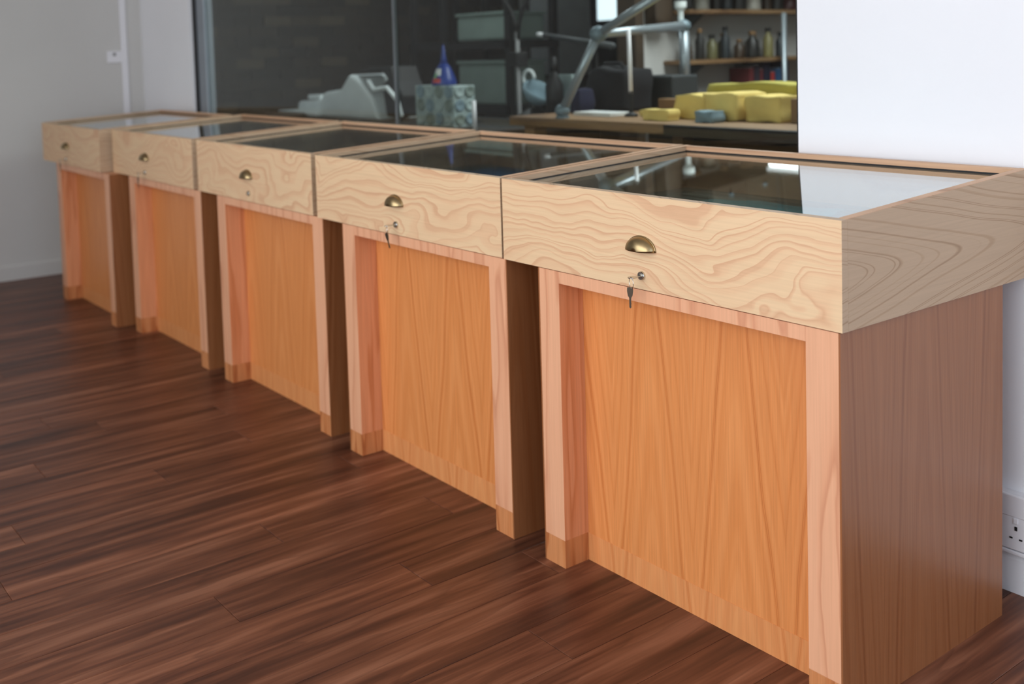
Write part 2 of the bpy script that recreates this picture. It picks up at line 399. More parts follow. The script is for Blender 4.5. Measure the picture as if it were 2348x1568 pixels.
# glazed partition
GY = YB+.02
wn = struct(bpy.data.objects.new('window_1', None)); COL.objects.link(wn)
obj('reveal_trim', bxm(OX0-.052, OX0, YB-.012, YB, .05, OZ1+.05), M['white'], wn)
obj('seal', bxm(OX0, OX0+.040, GY-.018, GY+.03, OZ0, OZ1), M['black'], wn)
obj('window_frame', bxm(OX0+.040, OX0+.145, GY-.010, GY+.04, OZ0, OZ1), M['framealu'], wn)
obj('window_frame', bxm(OX0+.145, OX1, GY-.010, GY+.04, OZ0, OZ0+.05), M['framealu'], wn)
obj('window_frame', bxm(OX0+.145, OX1, GY-.010, GY+.04, OZ1-.05, OZ1), M['framealu'], wn)
obj('seal', bxm(OX1-.012, OX1, GY-.010, GY+.04, OZ0+.05, OZ1-.05), M['black'], wn)
JX = -2.637
obj('joint_strip', bxm(JX-.009, JX+.009, GY-.001, GY+.011, OZ0+.05, OZ1-.05), M['jointgrey'], wn)
obj('pane', bxm(OX0+.145, JX-.009, GY, GY+.010, OZ0+.05, OZ1-.05), M['pane'], wn)
obj('pane', bxm(JX+.009, OX1-.012, GY, GY+.010, OZ0+.05, OZ1-.05), M['pane'], wn)

# ================================================================= display cases on cabinets
ZT, HT, HB, TD = .93, .2038, .2369, .6701
ZB = ZT-HT
UN = [ # tray X right, Y, width, cab right offset, cab width
    (0.0, 0.0, .993, .0063, .8546),
    (-1.0059, .0042, .984, -.0147, .8414),
    (-2.0399, .0145, .9729, -.0635, .8607),
    (-3.0603, .0130, .991, -.0689, .8579),
    (-4.0894, -.0368, .9874, -.1194, .8688)]
HX = [-.503, -1.508, -2.541, -3.605, -4.628]
PWD, RH, RC, PH, CD = .0755, .0286, .076, .0685, .5729
case_lab = ['large glass-topped pine display case nearest the camera, beside the white wall',
            'glass-topped pine display case second from the camera, blue cloth inside',
            'glass-topped pine display case in the middle of the row, no keys hanging',
            'glass-topped pine display case second from the grey end wall',
            'glass-topped pine display case at the far end, against the grey end wall']
cab_lab = ['orange-brown wooden cabinet nearest the camera with its plain side showing',
           'orange-brown wooden base cabinet second from the camera',
           'orange-brown wooden base cabinet in the middle of the row of five',
           'orange-brown wooden base cabinet second from the grey end wall',
           'dim orange-brown base cabinet at the far end by the grey end wall']
slope = (HB-HT)/TD
def topz(y): return HT+slope*y
def cup(bm, w=.041, h=.029, dp=.024):
    # quarter-dome cup pull, open below; x across, z up, -y out
    n, k = 20, 8; rings = []
    for a in range(k+1):
        th = a/k*PI/2
        ring = []
        for b_ in range(n+1):
            ph = b_/n*PI
            ring.append(bm.verts.new((-w*math.cos(ph)*math.cos(th)**.9, -dp*math.sin(th), h*math.sin(ph)*math.cos(th)**.7)))
        rings.append(ring)
    for A, B in zip(rings, rings[1:]):
        for i_ in range(n):
            try: bm.faces.new((A[i_], A[i_+1], B[i_+1], B[i_]))
            except ValueError: pass
    bmesh.ops.remove_doubles(bm, verts=bm.verts, dist=1e-5)
    return bm

for k, (TX, TY, TW, CO, CW) in enumerate(UN):
    # ---- cabinet
    cr = TX-CO; cl = cr-CW; fy = TY+.0025
    c = thing('base_cabinet', cab_lab[k], 'cabinet', ((cl+cr)/2, fy, 0), 'row of base cabinets')
    h = CW/2; zt = ZB-.002
    vs = .004
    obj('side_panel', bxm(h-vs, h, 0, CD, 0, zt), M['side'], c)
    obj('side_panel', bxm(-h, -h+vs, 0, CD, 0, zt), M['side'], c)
    for s in (-1, 1):
        a, b = (-h+vs, -h+PWD) if s < 0 else (h-PWD, h-vs)
        po = obj('post', bxm(a, b, 0, RC, PH, zt), M['post'], c, bevel=.0006)
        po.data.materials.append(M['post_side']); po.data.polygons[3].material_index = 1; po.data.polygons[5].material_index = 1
        obj('post_bottom_piece', bxm(a, b, 0, RC, 0, PH), M['post_bottom'], c, bevel=.0006)  # lowest stretch of the post, flush with it and darker
    obj('top_rail', bxm(-h+PWD, h-PWD, 0, RC, zt-RH, zt), M['post'], c, bevel=.0006)
    obj('front_panel', bxm(-h+PWD-.02, h-PWD+.02, RC, RC+.018, PH, zt), M['panel'], c)
    obj('panel_bottom_band', bxm(-h+PWD-.02, h-PWD+.02, RC-.0008, RC+.018, 0, PH), M['strip'], c)  # bottom band of the panel, a little paler
    obj('top_board', bxm(-h+vs, h-vs, RC+.02, CD-.012, zt-.018, zt), M['side'], c)
    obj('back_panel', bxm(-h+vs, h-vs, CD-.012, CD, 0, zt), M['side'], c)
    # ---- case
    t = thing('display_case', case_lab[k], 'display case', (TX-TW/2, TY, ZB), 'row of glass-topped display cases')
    w = TW/2; T = .018
    bm = bmesh.new(); prism(bm, [(0, 0), (T, 0), (T, topz(T)), (0, topz(0))], 0, -w, w)
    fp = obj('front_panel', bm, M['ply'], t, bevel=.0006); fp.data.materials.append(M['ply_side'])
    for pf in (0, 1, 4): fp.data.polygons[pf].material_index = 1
    for s in (-1, 1):
        a, b = (w-T, w) if s > 0 else (-w, -w+T)
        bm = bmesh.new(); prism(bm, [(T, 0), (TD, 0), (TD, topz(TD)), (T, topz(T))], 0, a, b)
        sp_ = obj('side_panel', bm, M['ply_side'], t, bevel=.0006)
        bm = bmesh.new(); prism(bm, [(T+.0005, topz(T)-.0004), (TD, topz(TD)-.0004), (TD, topz(TD)+.0006), (T+.0005, topz(T)+.0006)], 0, a, b)
        obj('edge_lipping', bm, M['ply_edge'], sp_)
    bm = bmesh.new(); prism(bm, [(TD-T, 0), (TD, 0), (TD, topz(TD)), (TD-T, topz(TD-T))], 0, -w+T, w-T)
    obj('back_panel', bm, M['ply_edge'], t, bevel=.0006)
    obj('base_board', bxm(-w+T, w-T, T, TD-T, .0, .009), M['inner'], t)
    obj('lining', bxm(-w+T, w-T, T, TD-T, .110, .118), M['felt'], t)
    # inside faces below the glass
    gz = .015
    gb = .004
    for a, b in ((-w+T, -w+T+gb), (w-T-gb, w-T)):
        bm = bmesh.new(); prism(bm, [(T, .118), (TD-T, .118), (TD-T, topz(TD-T)-gz-.008), (T, topz(T)-gz-.008)], 0, a, b)
        obj('inner_lining', bm, M['inner'], t)
    bm = bmesh.new(); prism(bm, [(TD-T-gb, .118), (TD-T, .118), (TD-T, topz(TD-T)-gz-.008), (TD-T-gb, topz(TD-T-gb)-gz-.008)], 0, -w+T+gb, w-T-gb)
    obj('inner_lining', bm, M['inner'], t)
    y0, y1 = T, TD-T
    bm = bmesh.new(); prism(bm, [(y0, topz(y0)-gz-.005), (y1, topz(y1)-gz-.005), (y1, topz(y1)-gz), (y0, topz(y0)-gz)], 0, -w+T+.0005, w-T-.0005)
    gp = obj('glass_pane', bm, M['glass'], t)
    # dark bead round the glass
    bd = .0022
    for a, b in ((-w+T, -w+T+.003), (w-T-.003, w-T)):
        bm = bmesh.new(); prism(bm, [(y0, topz(y0)-gz), (y1, topz(y1)-gz), (y1, topz(y1)-gz+bd), (y0, topz(y0)-gz+bd)], 0, a, b)
        obj('glass_seal', bm, M['dark'], t)
    bm = bmesh.new(); prism(bm, [(y1-.003, topz(y1)-gz), (y1, topz(y1)-gz), (y1, topz(y1)-gz+bd*1.6), (y1-.003, topz(y1)-gz+bd*1.6)], 0, -w+T, w-T)
    obj('glass_seal', bm, M['dark'], t)
    # cup handle
    hx = HX[k]-(TX-TW/2); hz = .812-ZB
    hd = bpy.data.objects.new('cup_handle', None)
    bm = cup(bmesh.new())
    hd = obj('cup_handle', bm, M['brass'], t, smooth=True, loc=(hx, -.0005, hz)); hd['label'] = 'antique brass cup handle'
    sm = hd.modifiers.new('solid', 'SOLIDIFY'); sm.thickness = .0016
    pts = [(-.0425*math.cos(a*PI/20), -.0012, .0305*math.sin(a*PI/20)) for a in range(21)]
    obj('rim', tube(bmesh.new(), pts, .0017, 6), M['brass'], hd, smooth=True)
    # lock
    lx = (-.503, -1.505, -2.532, -3.611, -4.637)[k]-(TX-TW/2)
    bm = bmesh.new(); lathe(bm, [(0, 0), (.0095, 0), (.0095, .004), (.0085, .006), (.0045, .006), (.0042, .009), (0, .009)], 20)
    bmesh.ops.rotate(bm, verts=bm.verts, matrix=Matrix.Rotation(PI/2, 3, 'X'))
    lk = obj('lock_barrel', bm, M['nickel'], t, smooth=False, loc=(lx, 0, .757-ZB)); lk['label'] = 'round nickel lock'
    obj('keyhole', bxm(-.0008, .0008, -.0094, -.0088, -.0035, .0035), M['dark'], lk)

# keys
key_lab = {0: 'two small steel keys on a ring hanging from the lock of the nearest display case',
           1: 'key pair dangling from the lock of the second display case',
           3: 'tiny key pair hanging at the display case second from the end wall',
           4: 'tiny key pair hanging at the farthest display case'}
def key_blade(bm, p, L, flat='x'):
    x, y, z = p
    bx_ = .0045
    prism(bm, [(x-.0062, z), (x-.0066, z-.008), (x-.005, z-.018), (x-.0022, z-.023), (x-.0022, z-L+.003), (x, z-L), (x+.0022, z-L+.003), (x+.0018, z-L+.008), (x+.0024, z-L+.011), (x+.0018, z-L+.014), (x+.0022, z-.023), (x+.005, z-.018), (x+.0066, z-.008), (x+.0062, z)], 1, y-.001, y+.001)
    return bm
for k in (0, 1, 3, 4):
    TX, TY, TW, CO, CW = UN[k]
    lx = (-.503, -1.505, -2.532, -3.611, -4.637)[k]
    q = thing('key_set', key_lab[k], 'keys', (lx, TY-.009, .757), 'keys hanging from case locks')
    # key in the lock: bow standing out edge-on
    bm = bmesh.new(); prism(bm, [(0.002, -.0035), (-.008, -.004), (-.012, -.009), (-.026, -.009), (-.030, -.003), (-.030, .003), (-.026, .009), (-.012, .009), (-.008, .004), (0.002, .0035)], 2, -.001, .001)
    bmesh.ops.transform(bm, matrix=Matrix.Rotation(PI/2, 4, 'Z'), verts=bm.verts)
    pass
    obj('key', bm, M['nickel'], q)
    # ring
    pts = [(.0125*math.cos(a*2*PI/24)*.9, -.024-.0125*math.cos(a*2*PI/24)*.4, -.0105+.0125*math.sin(a*2*PI/24)) for a in range(25)]
    obj('key_ring', tube(bmesh.new(), pts, .0008, 6, cap=False), M['nickel'], q, smooth=True)
    bm = key_blade(bmesh.new(), (-.004, -.024, -.021), .046)
    bmesh.ops.rotate(bm, cent=(-.004, -.024, -.021), verts=bm.verts, matrix=Matrix.Rotation(math.radians(50 if k == 0 else 5), 3, 'Z'))
    if k == 1: bmesh.ops.rotate(bm, cent=(-.004, -.024, -.021), verts=bm.verts, matrix=Matrix.Rotation(math.radians(-22), 3, 'Y'))
    obj('key', bm, M['keymetal'], q)

# contents of the cases
ZI = ZB+.1182
def cloth(name, label, cat, mat, x, y, sx, sy, rz, seed, th=.006, amp=.006):
    bm = bmesh.new(); n = 14; rd = random.Random(seed); top = []; ph = [rd.uniform(0, 6) for _ in range(4)]
    for i_ in range(n+1):
        row = []
        for j_ in range(n+1):
            a, b_ = i_/n-.5, j_/n-.5
            z = th+amp*(math.sin(a*9+ph[0]+b_*4)+math.sin(b_*11+ph[1])*.6)*.5
            e = 1+.05*math.sin(7*a+ph[2])+.04*math.sin(9*b_+ph[3])
            row.append(bm.verts.new((a*sx*e, b_*sy*e, max(z, .003))))
        top.append(row)
    for i_ in range(n):
        for j_ in range(n): bm.faces.new((top[i_][j_], top[i_+1][j_], top[i_+1][j_+1], top[i_][j_+1]))
    g0 = bmesh.ops.extrude_face_region(bm, geom=bm.faces[:])
    for v in g0['geom']:
        if isinstance(v, bmesh.types.BMVert): v.co.z = 0.0
    bmesh.ops.recalc_face_normals(bm, faces=bm.faces)
    o = obj(name, bm, mat, smooth=True, loc=(x, y, ZI)); o.rotation_euler.z = rz
    return tag(o, label, cat)
cloth('folded_cloth', 'teal folded cloth lying inside the nearest display case', 'cloth', M['teal'], -.55, .47, .34, .13, .1, 1)
cloth('card_sheet', 'pale grey-green sheet lying inside the nearest display case', 'sheet', M['greygreen'], -.74, .56, .26, .1, -.05, 2, th=.004, amp=.002)
cloth('folded_cloth', 'blue folded cloth lying inside the second display case', 'cloth', M['bluecloth'], -1.66, .50, .30, .20, .2, 3)
cloth('card_sheet', 'pale sheet lying beside the blue cloth in the second display case', 'sheet', M['greygreen'], -1.82, .62, .24, .05, 0, 4, th=.004, amp=.002)

# ================================================================= workshop behind the glass
WY = 4.40; WX = -6.0
struct(obj('workshop_floor', bxm(WX, 0, YB+.12, WY, -.05, 0), M['concrete']))
struct(obj('workshop_ceiling', bxm(WX-.1, .1, YB+.12, WY+.1, ZC, ZC+.1), M['greypanel']))
wl = struct(obj('workshop_wall_left', bxm(WX-.1, WX, YB+.12, WY+.1, 0, ZC), M['mortar']))
struct(obj('workshop_wall_right', bxm(0, .1, YB+.12, WY+.1, 0, ZC), M['greypanel']))
wb = struct(obj('workshop_wall_back', bxm(WX, 0, WY, WY+.1, 0, ZC), M['darkpanel']))
bme = None; rb = random.Random(9)
meshes = []
for v in range(4):
    bm = bxm(0, .012+.003*v, .005, .215, .005, .07); me = bpy.data.meshes.new('brick'); bm.to_mesh(me); bm.free(); me.materials.append(M['brick']); meshes.append(me)
for row in range(14):
    for cidx in range(17):
        o = bpy.data.objects.new('brick', meshes[rb.randrange(4)]); COL.objects.link(o); o.parent = wl
        o.location = (WX, .84+cidx*.22-(row % 2)*.11+(.0 if (row % 2 == 0 or cidx) else .12)+rb.uniform(-.003, .003), .72+row*.075)
        if o.location.y+.215 > WY: o.location.y = WY-.216
# daylight pane in the far wall
w2 = struct(bpy.data.objects.new('window_2', None)); COL.objects.link(w2)
obj('window_frame', bxm(-5.44, -4.99, WY-.03, WY, 1.42, 1.72), M['darkpanel'], w2)
obj('pane', bxm(-5.38, -5.05, WY-.034, WY-.029, 1.475, 1.66), M['skypane'], w2)
# grey boards against the far wall
lk_ = thing('locker', 'grey upright locker on a dark base at the far end of the workshop', 'locker', (-5.185, 3.6, 0))
obj('base', bxm(-.20, .20, 0, .4, 0, 1.06), M['black'], lk_, bevel=.004)
obj('body', bxm(-.145, .145, .02, .38, 1.06, 2.3), M['lockergrey'], lk_, bevel=.004)
obj('door', bxm(-.135, .135, .008, .02, 1.075, 2.285), M['lockergrey'], lk_, bevel=.002)
o = obj('upright_board', bxm(-5.72, -5.60, 4.28, 4.33, 0, 2.3), M['darkpanel'], bevel=.004); tag(o, 'dark narrow upright board by the far workshop wall', 'board')

def blob(name, mat, parent, x0, x1, y0, y1, z0, z1, seed, amp=.02, loc=None, bumps=7, soft=.35):
    """a soft folded heap: subdivided box pushed about by smooth waves"""
    bm = bmesh.new(); rd = random.Random(seed); ph = [rd.uniform(0, 6) for _ in range(6)]
    bmesh.ops.create_cube(bm, size=1)
    bmesh.ops.subdivide_edges(bm, edges=bm.edges[:], cuts=9, use_grid_fill=True)
    for v in bm.verts:
        c = v.co; r_ = max(abs(c.x), abs(c.y), abs(c.z))/max(c.length, 1e-6)
        c2 = c.lerp(c*r_*(1+.25*soft/.35), soft)
        w_ = math.sin(c.x*bumps+ph[0])*math.sin(c.y*5+ph[1])+math.sin(c.z*6+ph[2]+c.x*4)
        t_ = 1+amp*w_
        v.co = Vector(((x0+x1)/2+c2.x*(x1-x0)*t_, (y0+y1)/2+c2.y*(y1-y0)*t_, max(z0, (z0+z1)/2+c2.z*(z1-z0)*(1+amp*2*math.sin(c.x*bumps+ph[3])))))
    return obj(name, bm, mat, parent, smooth=True, loc=loc)

# partition wall with shelves
struct(obj('workshop_partition', bxm(-3.1, -3.0, 2.50, WY, 0, ZC), M['shelfwall']))
o = obj('door_post', bxm(-3.13, -2.985, 2.44, 2.50, 0, 2.3), M['darkwood'], bevel=.003); tag(o, 'dark brown upright post at the near end of the shelf wall', 'post')
o = blob('hanging_coat', M['darkwood'], None, -3.0, -2.90, 2.51, 2.645, 1.34, 1.98, 31, .03); tag(o, 'dark coat hanging on the shelf wall beside the door post', 'coat')
def shelf(z, y0, y1, label):
    s = thing('wall_shelf', label, 'shelf', (-3.0, y0, z), 'shelves on the workshop partition')
    obj('board', bxm(0, .20, 0, y1-y0, -.022, 0), M['bench'], s, bevel=.002)
    for y_ in (.12, (y1-y0)-.15):
        obj('bracket', prism(bmesh.new(), [(0, -.022), (.17, -.022), (.17, -.03), (.012, -.14), (0, -.14)], 1, y_, y_+.02), M['darkpanel'], s)
shelf(1.44, 2.66, 4.2, 'upper wooden shelf on the workshop wall with dark jars')
shelf(1.17, 2.66, 4.2, 'lower wooden shelf on the workshop wall crowded with bottles')
jm = [plain('jar_colour_%d' % i_, srgb(*c_), .4, var=.1) for i_, c_ in enumerate([(34,32,30),(150,146,136),(96,92,60),(60,44,30),(176,170,160),(120,112,70),(40,46,50),(110,70,44),(190,186,178),(70,30,30)])]
rj = random.Random(12)
def bottle(x, y, z, rr, h, mat, label, group, neck=.45):
    b = thing('bottle', label, 'bottle', (x, y, z), group)
    obj('body', lathe(bmesh.new(), [(0, 0), (rr, 0), (rr*1.02, .01), (rr, h*.62), (rr*neck, h*.78), (rr*neck, h*.88), (0, h*.88)], 14), mat, b, smooth=True)
    obj('cap', lathe(bmesh.new(), [(0, h*.86), (rr*neck*1.25, h*.86), (rr*neck*1.25, h), (0, h)], 12), M['black'] if rj.random() < .5 else M['cardboard'], b)
desc = ['dark', 'pale grey', 'olive', 'brown', 'light', 'greenish', 'slate', 'rusty', 'white', 'maroon']
ords = ['leftmost', 'second from the left', 'third from the left', 'fourth from the left', 'fifth from the left', 'sixth from the left', 'seventh from the left', 'eighth from the left', 'seventh from the right', 'sixth from the right', 'fifth from the right', 'fourth from the right', 'third from the right', 'second from the right', 'rightmost']
yy = 2.70; n_ = 0
for ci, rr, h in ((3,.035,.13),(1,.028,.12),(0,.03,.19),(4,.026,.17),(2,.036,.15),(5,.03,.13),(6,.03,.20),(2,.04,.16),(3,.036,.12),(8,.032,.12),(0,.045,.17),(7,.04,.15),(5,.035,.19),(9,.03,.12),(6,.032,.16)):
    n_ += 1
    bottle(-2.9+(.035 if n_ % 2 else -.02), yy, 1.17, rr*.85, h*.9, jm[ci], '%s bottle, %s on the lower workshop shelf' % (desc[ci], ords[n_-1]), 'bottles on the lower shelf'); yy += rr*1.5+.006
yy = 2.74; n_ = 0
for ci, rr, h in ((0,.04,.12),(1,.05,.10),(0,.03,.14),(6,.035,.11),(0,.045,.16),(4,.05,.09),(3,.03,.12),(0,.04,.13),(9,.05,.10),(0,.036,.12)):
    o_ = ords[n_] if n_ < 5 else ords[n_+5]; n_ += 1
    bottle(-2.9, yy, 1.44, rr, h, jm[ci], '%s jar, %s on the upper workshop shelf' % (desc[ci], o_), 'jars on the upper shelf', .7); yy += rr*2+.03
# books / boxes beneath the lower shelf at the right
st = thing('book_ledge', 'small dark wooden ledge carrying coloured books by the white wall edge', 'shelf', (-3.0, 3.15, .965))
obj('board', bxm(0, .22, 0, .9, -.02, 0), M['bench'], st)
yy = 3.19
for mt_, th, h, lb in (('maroon',.035,.15,'red book standing on the ledge, outermost left'),('purple',.045,.165,'dark purple book beside the red book on the ledge'),('maroon',.02,.14,'slim red book between dark books on the ledge'),('navy',.06,.19,'thick navy book on the ledge'),('red',.03,.12,'short red and white book right of the navy book'),('bluecloth',.05,.14,'blue book near the right end of the ledge'),('navy',.06,.21,'tall navy book at the right end of the ledge')):
    b = thing('book', lb, 'book', (-2.99, yy, .965), 'books on the ledge')
    obj('cover', bxm(0, .15, 0, th, 0, h), M[mt_], b, bevel=.003); obj('pages', bxm(.004, .147, .004, th-.004, h-.001, h+.0015), M['paper'], b)
    yy += th+.008
for y_, lb in ((2.62, 'added dark brown cupboard, out of view above the workshop shelves, left'), (3.22, 'added dark brown cupboard, out of view above the workshop shelves, middle'), (3.82, 'added dark brown cupboard, out of view above the workshop shelves, right')):
    q = thing('added_dark_cupboard', lb, 'cupboard', (-3.0, y_, 1.60), 'added dark cupboards above the workshop shelves')  # added out of view to darken what the case glass reflects
    obj('body', bxm(0, .30, 0, .57, 0, .85), M['darkwood'], q, bevel=.003)
    for a_ in (.004, .288):
        dr = obj('door', bxm(.30, .318, a_, a_+.278, .004, .846), M['darkwood'], q, bevel=.002)
        obj('knob', bxm(.318, .334, a_+.13, a_+.148, .05, .068), M['alu_dark'], dr)
# long workbench
BZ = .95
wb_ = thing('workbench', 'long wooden workbench behind the glass with a dark front edge', 'workbench', (-1.6, 1.36, 0))
obj('top', bxm(-1.15, 1.15, .03, 1.2, BZ-.04, BZ), M['bench'], wb_, bevel=.003)
obj('front_rail', bxm(-.15, 1.15, 0, .03, BZ-.042, BZ-.002), M['black'], wb_)
obj('shelf', bxm(-1.1, 1.1, .1, 1.15, .62, .65), M['bench'], wb_)
obj('back_panel', bxm(-1.38, 1.1, 1.15, 1.17, .1, .91), M['darkwood'], wb_)
for x in (-1.1, 1.03):
    for y in (.08, 1.05): obj('leg', bxm(x, x+.07, y, y+.07, 0, BZ-.04), M['bench'], wb_)
# second, lower bench at the left
w3 = thing('workbench', 'low black workbench behind the glass under the pale machine', 'workbench', (-4.1, 1.15, 0))
obj('top', bxm(-1.5, 1.25, 0, .85, .84, .88), M['black'], w3, bevel=.003)
for x in (-1.45, 1.15):
    for y in (.05, .75): obj('leg', bxm(x, x+.06, y, y+.06, 0, .84), M['black'], w3)
# things below the long bench
bt = thing('cardboard_box', 'brown cardboard box under the workbench edge', 'box', (-1.45, 1.55, .65))
obj('body', bxm(-.28, .28, 0, .4, 0, .2), M['cardboard'], bt, bevel=.003); obj('flap', bxm(-.28, .28, -.08, 0, .19, .195), M['cardboard'], bt)
o = tag(obj('tool_case', bxm(-1.12, -.82, 1.5, 1.8, .65, .88), M['black'], bevel=.012), 'black tool case under the workbench, right of the cardboard box', 'case')
obj('handle', tube(bmesh.new(), [(-1.04, 1.5, .80), (-1.04, 1.47, .82), (-.90, 1.47, .82), (-.90, 1.5, .80)], .007, 8), M['alu_dark'], o)

# yellow foam heap, in separate pads
def pad(x0, x1, y0, y1, z0, z1, seed, label, mat='yellow', cat='foam pad', group=None):
    o = blob('foam_pad', M[mat], None, x0, x1, y0, y1, z0, z1, seed, .035, soft=.12); return tag(o, label, cat, group)
pad(-1.96, -1.79, 1.64, 1.80, BZ, BZ+.10, 1, 'yellow foam pad at the left of the heap, behind the metal pole foot')
pad(-1.775, -1.60, 1.61, 1.80, BZ, BZ+.11, 2, 'yellow foam pad in the middle of the heap, behind the blue-grey rag')
pad(-1.585, -1.41, 1.63, 1.81, BZ, BZ+.10, 3, 'yellow foam pad at the right end of the heap near the white wall')
pad(-1.95, -1.50, 1.84, 1.99, BZ, BZ+.14, 4, 'olive-yellow cloth piled behind the top of the foam heap', 'yellow2', 'cloth')
pad(-2.00, -1.86, 1.50, 1.57, BZ, BZ+.045, 5, 'low yellow foam block in front of the metal pole foot')
pad(-2.18, -2.06, 1.66, 1.72, BZ, BZ+.03, 6, 'small yellow foam offcut near the black bag')
o = blob('rag', M['bluegrey'], None, -1.72, -1.63, 1.50, 1.585, BZ, BZ+.045, 8, .05); tag(o, 'blue-grey rag in front of the yellow foam heap', 'rag')
o = blob('dark_bundle', M['purple'], None, -2.12, -1.93, 2.10, 2.24, BZ, BZ+.10, 9, .05); tag(o, 'dark purple bundle behind the yellow heap', 'bundle')
o = obj('cardboard_box', bxm(-1.385, -1.25, 1.66, 1.85, BZ, BZ+.09), M['cardboard'], bevel=.003); tag(o, 'small brown cardboard box at the right end of the yellow foam', 'box')
o = obj('wood_block', bxm(-2.42, -2.13, 2.02, 2.08, BZ, BZ+.055), M['bench'], bevel=.003); tag(o, 'brown wooden block behind the small foam offcut', 'block')

# tubular metal frame
FY = 1.60
def at(X, Z, Y=FY):   # shift the 1.30 m estimate of depth to FY along the camera's line of sight
    p0 = Vector((X, 1.30, Z)); dd = p0-CAM; return CAM+dd*((Y-CAM.y)/dd.y)
A, B, E_, C_, D_ = at(-2.038, 1.305, 1.45), at(-2.27, .945, 1.42), at(-1.70, 1.44, 1.45), at(-1.579, 1.320, 2.42), at(-1.577, 1.03, 2.42)
B.z = BZ+.032; D_.z = BZ+.05
fr = thing('tube_frame', 'grey metal tube frame with a slanted pole standing on the workbench', 'frame')
for a, b, ra, rb_ in ((A, B, .0185, .0185), (A, E_, .0185, .0185), (A, C_, .017, .024), (C_, D_, .026, .026)):
    obj('tube', tube(bmesh.new(), [a, b], [ra, rb_], 14), M['alu'], fr, smooth=True)
for p_, s_ in ((A, .040), (B, .034), (C_, .038), (D_, .032)):
    bm = bmesh.new(); bmesh.ops.create_icosphere(bm, subdivisions=2, radius=s_)
    for v in bm.verts: v.co.z *= .9; v.co += p_
    obj('joint', bm, M['alu_dark'], fr, smooth=True)
obj('knob', lathe(bmesh.new(), [(0, 0), (.014, 0), (.014, .05), (.030, .07), (.030, .10), (0, .10)], 14, (C_.x-.02, C_.y, C_.z+.025)), M['machine'], fr)
for p_ in (B, D_): obj('foot', lathe(bmesh.new(), [(0, 0), (.03, 0), (.03, .008), (.018, .014), (.018, max(p_.z-BZ, .02)), (0, max(p_.z-BZ, .02))], 14, (p_.x, p_.y, BZ)), M['alu_dark'], fr)

def rod(name, label, a, b, rr, mat, cat='rod', base=True):
    t_ = thing(name, label, cat, (a[0], a[1], 0))
    q0 = Vector((0, 0, a[2])); q1 = Vector((b[0]-a[0], b[1]-a[1], b[2]))
    obj('rod', tube(bmesh.new(), [q0, q1], rr, 10), mat, t_, smooth=True)
    if base: obj('foot', lathe(bmesh.new(), [(0, BZ), (.03, BZ), (.03, BZ+.01), (rr, BZ+.02), (rr, a[2]+.01), (0, a[2]+.01)], 12), M['black'], t_)
rod('upright_rod', 'thin white upright rod on the workbench right of the black bag', (-2.21, 1.64, 1.05), (-2.217, 1.64, 1.325), .009, M['plastic'])
o = obj('shelf_upright', tube(bmesh.new(), [(-2.74, 3.37, 0), (-2.74, 3.37, 1.42)], .014, 10), M['alu'], smooth=True); tag(o, 'thin pale upright pole in front of the shelves near the white wall edge', 'pole')
# black bag
bg = thing('black_bag', 'bulky black bag standing on the workbench behind the metal tube frame', 'bag')
blob('body', M['blackcloth'], bg, -2.73, -2.46, 1.84, 2.04, BZ, BZ+.205, 21, .04)
obj('strap', tube(bmesh.new(), [(-2.67, 1.92, BZ+.17), (-2.65, 1.9, BZ+.225), (-2.54, 1.9, BZ+.225), (-2.52, 1.92, BZ+.17)], .009, 8), M['blackcloth'], bg, smooth=True)
o = blob('cloth_bundle', M['navy'], None, -2.64, -2.57, 1.66, 1.76, BZ, BZ+.11, 22, .05); tag(o, 'navy blue cloth bundle at the left foot of the black bag', 'cloth')
o = obj('paper_stack', bxm(-2.52, -2.28, 1.58, 1.70, BZ, BZ+.016), M['paper'], bevel=.002); tag(o, 'white paper stack in front of the black bag', 'paper')
o = obj('equipment_box', bxm(-2.64, -2.42, 2.12, 2.30, BZ, BZ+.16), M['darkpanel'], bevel=.01); tag(o, 'dark grey equipment box behind the thin white rod', 'box')
# black spray bottle
bs = thing('spray_bottle', 'black bottle with a narrow neck left of the slanted pole', 'bottle', (-2.98, 1.86, .88))
obj('body', lathe(bmesh.new(), [(0, 0), (.045, 0), (.046, .19), (.02, .24), (.018, .26), (0, .26)], 16), M['black'], bs, smooth=True)
obj('cap', lathe(bmesh.new(), [(0, .26), (.02, .26), (.018, .30), (.010, .33), (0, .335)], 12), M['black'], bs, smooth=True)
# lamp arm
la = thing('desk_lamp', 'dark lamp arm with a white tip reaching across behind the metal frame', 'lamp', (-2.76, 1.95, .88))
obj('base', lathe(bmesh.new(), [(0, 0), (.07, 0), (.07, .02), (.012, .03), (0, .03)], 18), M['black'], la)
obj('pole', tube(bmesh.new(), [(0, 0, .02), (.0, 0, .38)], .008, 8), M['black'], la)
obj('arm', tube(bmesh.new(), [(.12, 0, .375), (-.40, 0, .445)], [.018, .012], 10), M['darkpanel'], la, smooth=True)
obj('tip', tube(bmesh.new(), [(-.40, 0, .445), (-.45, 0, .45)], .011, 10), M['plastic'], la, smooth=True)
